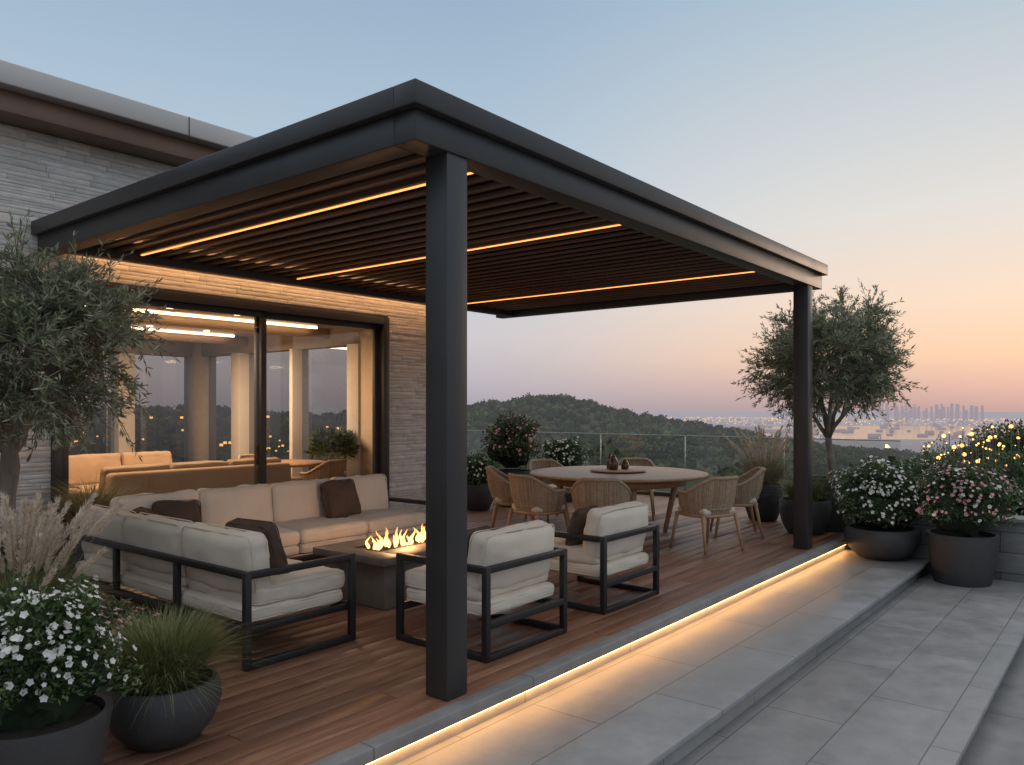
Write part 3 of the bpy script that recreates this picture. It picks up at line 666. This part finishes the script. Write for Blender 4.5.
e=planter('ornamental_grass_planter',*at(16,4.1),0.003,'tall',.26,.40);grassblades(e,2000,.55,.36,.14,'grass',.95,.005);plumes(e,80,.74,.36,.14,pl=.22,spread=.34,size=1.3)
e=planter('pink_flower_planter',*at(116,4.0),0.003,'round',.19,.26);shrub(e,.19,(0,0,.36),2000,.03,150,'pink',.014,seed=31)
e=planter('ornamental_grass_planter',*at(92,6.9),0.003,'round',.22,.55);grassblades(e,1300,.62,.50,.12,'grassdry',1.15,.006)
e=planter('green_shrub_planter',*at(10,4.9),0.003,'round',.24,.36);shrub(e,.28,(0,0,.56),2600,.04,0,seed=41)
e=planter('indoor_plant',7.35,9.25,0.012,'tall',.16,.35);shrub(e,.28,(0,0,.95),900,.12,0,seed=45,core=False)
mb=MB()
for k in range(5):mb.tube([(0,0,.33),(.05*math.cos(k*1.3),.05*math.sin(k*1.3),.65),(.12*math.cos(k*1.3),.12*math.sin(k*1.3),.95)],.008,5)
mb.obj('stems','bark',e)
for k,(x,y,R) in enumerate([(10.75,1.6,.42),(10.9,.9,.5),(11.2,2.1,.5),(10.7,.2,.45),(11.6,1.2,.7),(12.2,2.4,.55)]):
    e=empty('garden_shrub',(x,y,-.35));shrub(e,R,(0,0,.62),3400,.06,60 if k%2 else 0,'white',.02,seed=50+k,core=True)
mb=MB();mb.box(10.2,13.5,-6,2.72,-.62,-.1);mb.obj('planting_bed','soil')
# ---------------------------------------------------------------- railing (frameless glass)
rl=empty('glass_railing');mb=MB();mp_=MB();me_=MB()
ys=list(np.arange(2.75,13.2,1.72))
for a in ys:
    b=min(a+1.72,13.1)
    if b-a>.1:
        pane(mb,[(12.506,a+.012,.07),(12.506,b-.012,.07),(12.506,b-.012,1.06),(12.506,a+.012,1.06)])
        me_.box(12.497,12.515,a+.012,b-.012,1.061,1.079);me_.box(12.497,12.515,b-.0115,b+.003,.07,1.06)
mp_.box(12.46,12.55,2.75,13.1,.003,.07)
mb.obj('glass_panels','railglass',rl);mp_.obj('base_channel','metal',rl,bevel=.003);me_.obj('glass_edges','glassedge',rl)
# ---------------------------------------------------------------- terrain
def sst(a,b,x):
    t=np.clip((x-a)/(b-a),0,1);return t*t*(3-2*t)
def hgt(x,y):
    x=np.asarray(x,float);y=np.asarray(y,float)
    u=x*CR[0]+y*CR[1];v=x*CF[0]+y*CF[1];r=np.hypot(x,y)
    base=-.95-34*sst(14,260,r)-130*sst(300,2600,r)
    def ridge(z,v0,sg,top,env):
        g=np.exp(-((v-v0)/sg)**2)*env
        return np.maximum(z,z*(1-g)+top*g)
    z=base
    top=2.2-.155*np.maximum(u-35,0)-.05*np.maximum(15-u,0)*(u>-120)-.05*135*(u<=-120)+2.4*np.sin(u/52+.9)+1.2*np.sin(u/21)
    z=ridge(z,600,140,top,sst(-1600,-900,u)*(1-sst(360,640,u)))
    top=-22-.12*np.maximum(u+20,0)+3.5*np.sin(u/37)+1*np.sin(u/14+1)
    z=ridge(z,340,80,top,sst(-900,-400,u)*(1-sst(160,330,u)))
    top=-50+20*np.sin(u/420+1.2)+8*np.sin(u/150)
    z=ridge(z,2300,380,top,sst(-6000,-3000,u)*(1-sst(100,900,u)))
    h2=np.exp(-(((u-100)/42)**2+((v-100)/42)**2))*20
    z=z+h2+ .6*np.sin(x/17)*np.cos(y/21)*sst(30,80,r)
    z=z+ 150*np.exp(-(((u-300)/1500)**2+((v+1100)/300)**2))
    return z
rr=np.concatenate([[0.01],np.geomspace(8,40000,190)]);na=420;aa=np.arange(na)*2*np.pi/na
RR,AA=np.meshgrid(rr,aa,indexing='ij');Xg=RR*np.cos(AA);Yg=RR*np.sin(AA);Zg=hgt(Xg,Yg)
mb=MB();i=np.arange(len(rr)-1)[:,None]*na;j=np.arange(na)[None];j2=(j+1)%na
mb.add(np.stack([Xg,Yg,Zg],-1).reshape(-1,3),[np.stack([i+j,i+na+j,i+na+j2,i+j2],-1).reshape(-1,4)])
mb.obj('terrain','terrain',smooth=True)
mb=MB();pts=[]
for k in range(48):
    a=2*math.pi*k/48;rx=2500*(1+.18*math.sin(3*a+1)+.08*math.sin(7*a));ry=1500*(1+.15*math.sin(2*a)+.1*math.sin(5*a+2))
    x,y=uv2w(2700+rx*math.cos(a),5600+ry*math.sin(a));pts.append((x,y,-163.0))
mb.add(pts,[tuple(range(48))]);mb.obj('water','water')
def w2(u,v):return u*CR[0]+v*CF[0],u*CR[1]+v*CF[1]
U=np.r_[rng.uniform(-760,480,9500),rng.uniform(-420,300,3400),rng.uniform(40,190,700)]
Vv=np.r_[rng.uniform(330,700,9500),rng.uniform(60,400,3400),rng.uniform(60,160,700)]
Xw,Yw=w2(U,Vv);Zw=hgt(Xw,Yw);dist=np.hypot(Xw,Yw);nT=len(Xw)
rad=rng.uniform(2.8,5.4,nT);rad=np.where(dist<300,rad*.8,rad);rad=np.where(dist<150,rng.uniform(1.3,2.4,nT),rad)
hh=rad*rng.uniform(.7,1.15,nT)
q=38
D=sph(nT*q).reshape(nT,q,3);D[...,2]=np.abs(D[...,2])*1.0-.25
C=np.stack([Xw,Yw,Zw+hh*.5],-1)[:,None]
P=C+D*np.stack([rad,rad,hh],-1)[:,None]*rng.uniform(.65,1.05,(nT,q,1))
Ls=(rad[:,None]*np.ones((1,q))*.38).ravel()
mb=MB();mb.quads(leafq(P.reshape(-1,3)-.0,D.reshape(-1,3)*.5+sph(nT*q),Ls,Ls*.8),nT*q)
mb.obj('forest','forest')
mb=MB()
ico=[(0,0,-1)]+[(.89*math.cos(a*math.pi*2/5),.89*math.sin(a*math.pi*2/5),-.45) for a in range(5)]+[(.89*math.cos((a+.5)*math.pi*2/5),.89*math.sin((a+.5)*math.pi*2/5),.45) for a in range(5)]+[(0,0,1)]
ico=np.array(ico);fi=[]
for a in range(5):
    b=(a+1)%5;fi+=[(0,1+b,1+a),(1+a,1+b,6+a),(1+b,6+b,6+a),(6+a,6+b,11)]
fi=np.array(fi)
V=C+ico[None]*np.stack([rad,rad,hh],-1)[:,None]*.78
mb.V.append(V.reshape(-1,3));mb.F.append((np.arange(nT)[:,None,None]*12+fi[None]).reshape(-1,3));mb.n+=nT*12
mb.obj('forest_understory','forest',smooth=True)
# city
mb=MB();ml=MB()
for k in range(700):
    az=math.radians(random.uniform(-20,60));d=random.uniform(4500,12000);
    u,v=d*math.sin(az),d*math.cos(az);x,y=uv2w(u,v);z=float(hgt(x,y));w_=random.uniform(10,30);h=random.uniform(8,25)
    mb.box(x-w_,x+w_,y-w_,y+w_,z-2,z+h)
for k in range(46):
    c=random.gauss(28.6,1.7);az=math.radians(c);d=random.uniform(11500,14500);u,v=d*math.sin(az),d*math.cos(az);x,y=uv2w(u,v);z=float(hgt(x,y));w_=random.uniform(10,20);h=random.uniform(120,235)
    mb.box(x-w_,x+w_,y-w_,y+w_,z-2,z+h)
    if k%3==0:
        zz=z+h*random.random();ml.box(x-w_-3,x-w_-1,y-6,y+6,zz,zz+8)
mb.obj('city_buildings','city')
for k in range(2600):
    az=math.radians(random.uniform(-10,42));d=2600+10500*random.random()**.5
    u,v=d*math.sin(az),d*math.cos(az)
    if ((u-2700)/2500)**2+((v-5600)/1500)**2<1: continue
    x,y=uv2w(u,v);z=float(hgt(x,y));s_=d/787*random.choice([.15,.2,.27,.42])
    ml.box(x-s_,x+s_,y-s_,y+s_,z+10,z+10+2*s_)
ml.obj('city_lights','citylight')
ml=MB()
for k in range(150):
    u=random.uniform(-520,-70);v=random.uniform(380,560);x,y=uv2w(u,v);z=float(hgt(x,y))+6.5;s_=random.choice([.35,.5,.7]);ml.box(x-s_,x+s_,y-s_,y+s_,z,z+2*s_)
mpst=MB()
for k in range(85):
    d=random.uniform(12.5,16);px=random.triangular(898,1075,985);x,y=at(px,d);zt=float(hgt(x,y))
    zy=1.55-(random.triangular(414,478,446)+max(0,(985-px)*.22)-408)*d/787
    s_=d/787*random.choice([.5,.7,.8,1.0,1.3,2.0]);ml.lathe([(0,-s_),(s_*.8,-s_*.6),(s_,0),(s_*.8,s_*.6),(0,s_)],k=8,c=(x,y,zy))
    mpst.tube([(x,y,zt-.1),(x,y,zy-s_)],.006,5)
gl=empty('garden_lights');ml.obj('lamps','bulb',gl);mpst.obj('stakes','frame',gl)
for k,(px,d,zt,R) in enumerate([(925,21,-.1,1.2),(1000,24,.65,1.6),(960,29,-.25,1.7),(1050,22,1.1,1.5),(895,27,-.6,1.4),(1024,18.5,.3,1.1),(945,19,-.4,1.1),(985,17.5,-.2,1.0)]):
    x,y=at(px,d);zg=float(hgt(x,y));e=empty('garden_tree',(x,y,0))
    mb=MB();mb.tube([(0,0,zg),(.05,0,zt-R*.9),(0,.05,zt-R*.3)],[.12,.09,.05],8);mb.obj('trunk','bark',e)
    shrub(e,R,(0,0,zt-R*.75),5600,.12,0,seed=70+k,lumps=.3)
# ---------------------------------------------------------------- world
w=bpy.data.worlds.new('World');S.world=w;w.use_nodes=True;nt=w.node_tree;L=nt.links;bg=nt.nodes['Background']
tc=N(nt,'ShaderNodeTexCoord');sp=N(nt,'ShaderNodeSeparateXYZ');L.new(tc.outputs['Generated'],sp.inputs[0])
def ramp(stops):
    r=N(nt,'ShaderNodeValToRGB');cr=r.color_ramp
    while len(cr.elements)<len(stops):cr.elements.new(.5)
    for e_,(p,c) in zip(cr.elements,stops):e_.position=p;e_.color=srgb(*c)
    L.new(sp.outputs[2],r.inputs[0]);return r
A=ramp([(0,(166,162,172)),(.035,(186,180,188)),(.085,(203,198,202)),(.16,(200,205,212)),(.28,(180,198,213)),(.46,(152,177,200)),(.60,(205,214,226)),(1,(254,250,248))])
B=ramp([(0,(180,158,160)),(.025,(212,178,168)),(.06,(242,204,174)),(.12,(244,218,196)),(.22,(224,220,215)),(.45,(172,192,208)),(.60,(208,215,226)),(1,(254,250,248))])
xy=N(nt,'ShaderNodeCombineXYZ');L.new(sp.outputs[0],xy.inputs[0]);L.new(sp.outputs[1],xy.inputs[1]);nm=N(nt,'ShaderNodeVectorMath',operation='NORMALIZE');L.new(xy.outputs[0],nm.inputs[0])
dp=N(nt,'ShaderNodeVectorMath',operation='DOT_PRODUCT');L.new(nm.outputs[0],dp.inputs[0]);dp.inputs[1].default_value=(.998,-.06,0)
mr=N(nt,'ShaderNodeMapRange',interpolation_type='SMOOTHSTEP');mr.inputs[1].default_value=.70;mr.inputs[2].default_value=.995;L.new(dp.outputs['Value'],mr.inputs[0])
mx=N(nt,'ShaderNodeMixRGB');L.new(mr.outputs[0],mx.inputs[0]);L.new(A.outputs[0],mx.inputs[1]);L.new(B.outputs[0],mx.inputs[2])
L.new(mx.outputs[0],bg.inputs[0]);bg.inputs[1].default_value=1.03
sky=N(nt,'ShaderNodeTexSky');sky.sky_type='NISHITA';sky.sun_disc=False;sky.sun_elevation=math.radians(2);sky.sun_rotation=math.radians(93)
bg2=N(nt,'ShaderNodeBackground');bg2.inputs[1].default_value=.006;L.new(sky.outputs[0],bg2.inputs[0])
ads=N(nt,'ShaderNodeAddShader');L.new(bg.outputs[0],ads.inputs[0]);L.new(bg2.outputs[0],ads.inputs[1]);L.new(ads.outputs[0],nt.nodes['World Output'].inputs[0])
sd=bpy.data.lights.new('sun','SUN');sd.energy=.25;sd.angle=math.radians(12);sd.color=(1,.72,.5);so=bpy.data.objects.new('sun',sd);col.objects.link(so)
so.rotation_euler=Vector((-.99,.06,-.10)).to_track_quat('-Z','Y').to_euler()
for x,y in((3.8,10.2),(6.2,10.6)):
    ld=bpy.data.lights.new('indoor_lamp','AREA');ld.energy=95;ld.size=1.2;ld.color=(1,.68,.42);lo=bpy.data.objects.new('indoor_lamp',ld);col.objects.link(lo);lo.location=(x,y,2.60)
# ---------------------------------------------------------------- camera
cd=bpy.data.cameras.new('camera');cam=bpy.data.objects.new('camera',cd);col.objects.link(cam)
cam.location=(0,0,1.55);cam.rotation_euler=(math.radians(90),0,math.atan2(-CF[0],CF[1]))
cd.lens=787/1024*36;cd.sensor_width=36;cd.shift_y=25.5/1024;cd.clip_start=.05;cd.clip_end=90000
S.camera=cam
S.view_settings.view_transform='Standard';S.view_settings.look='None';S.view_settings.exposure=0
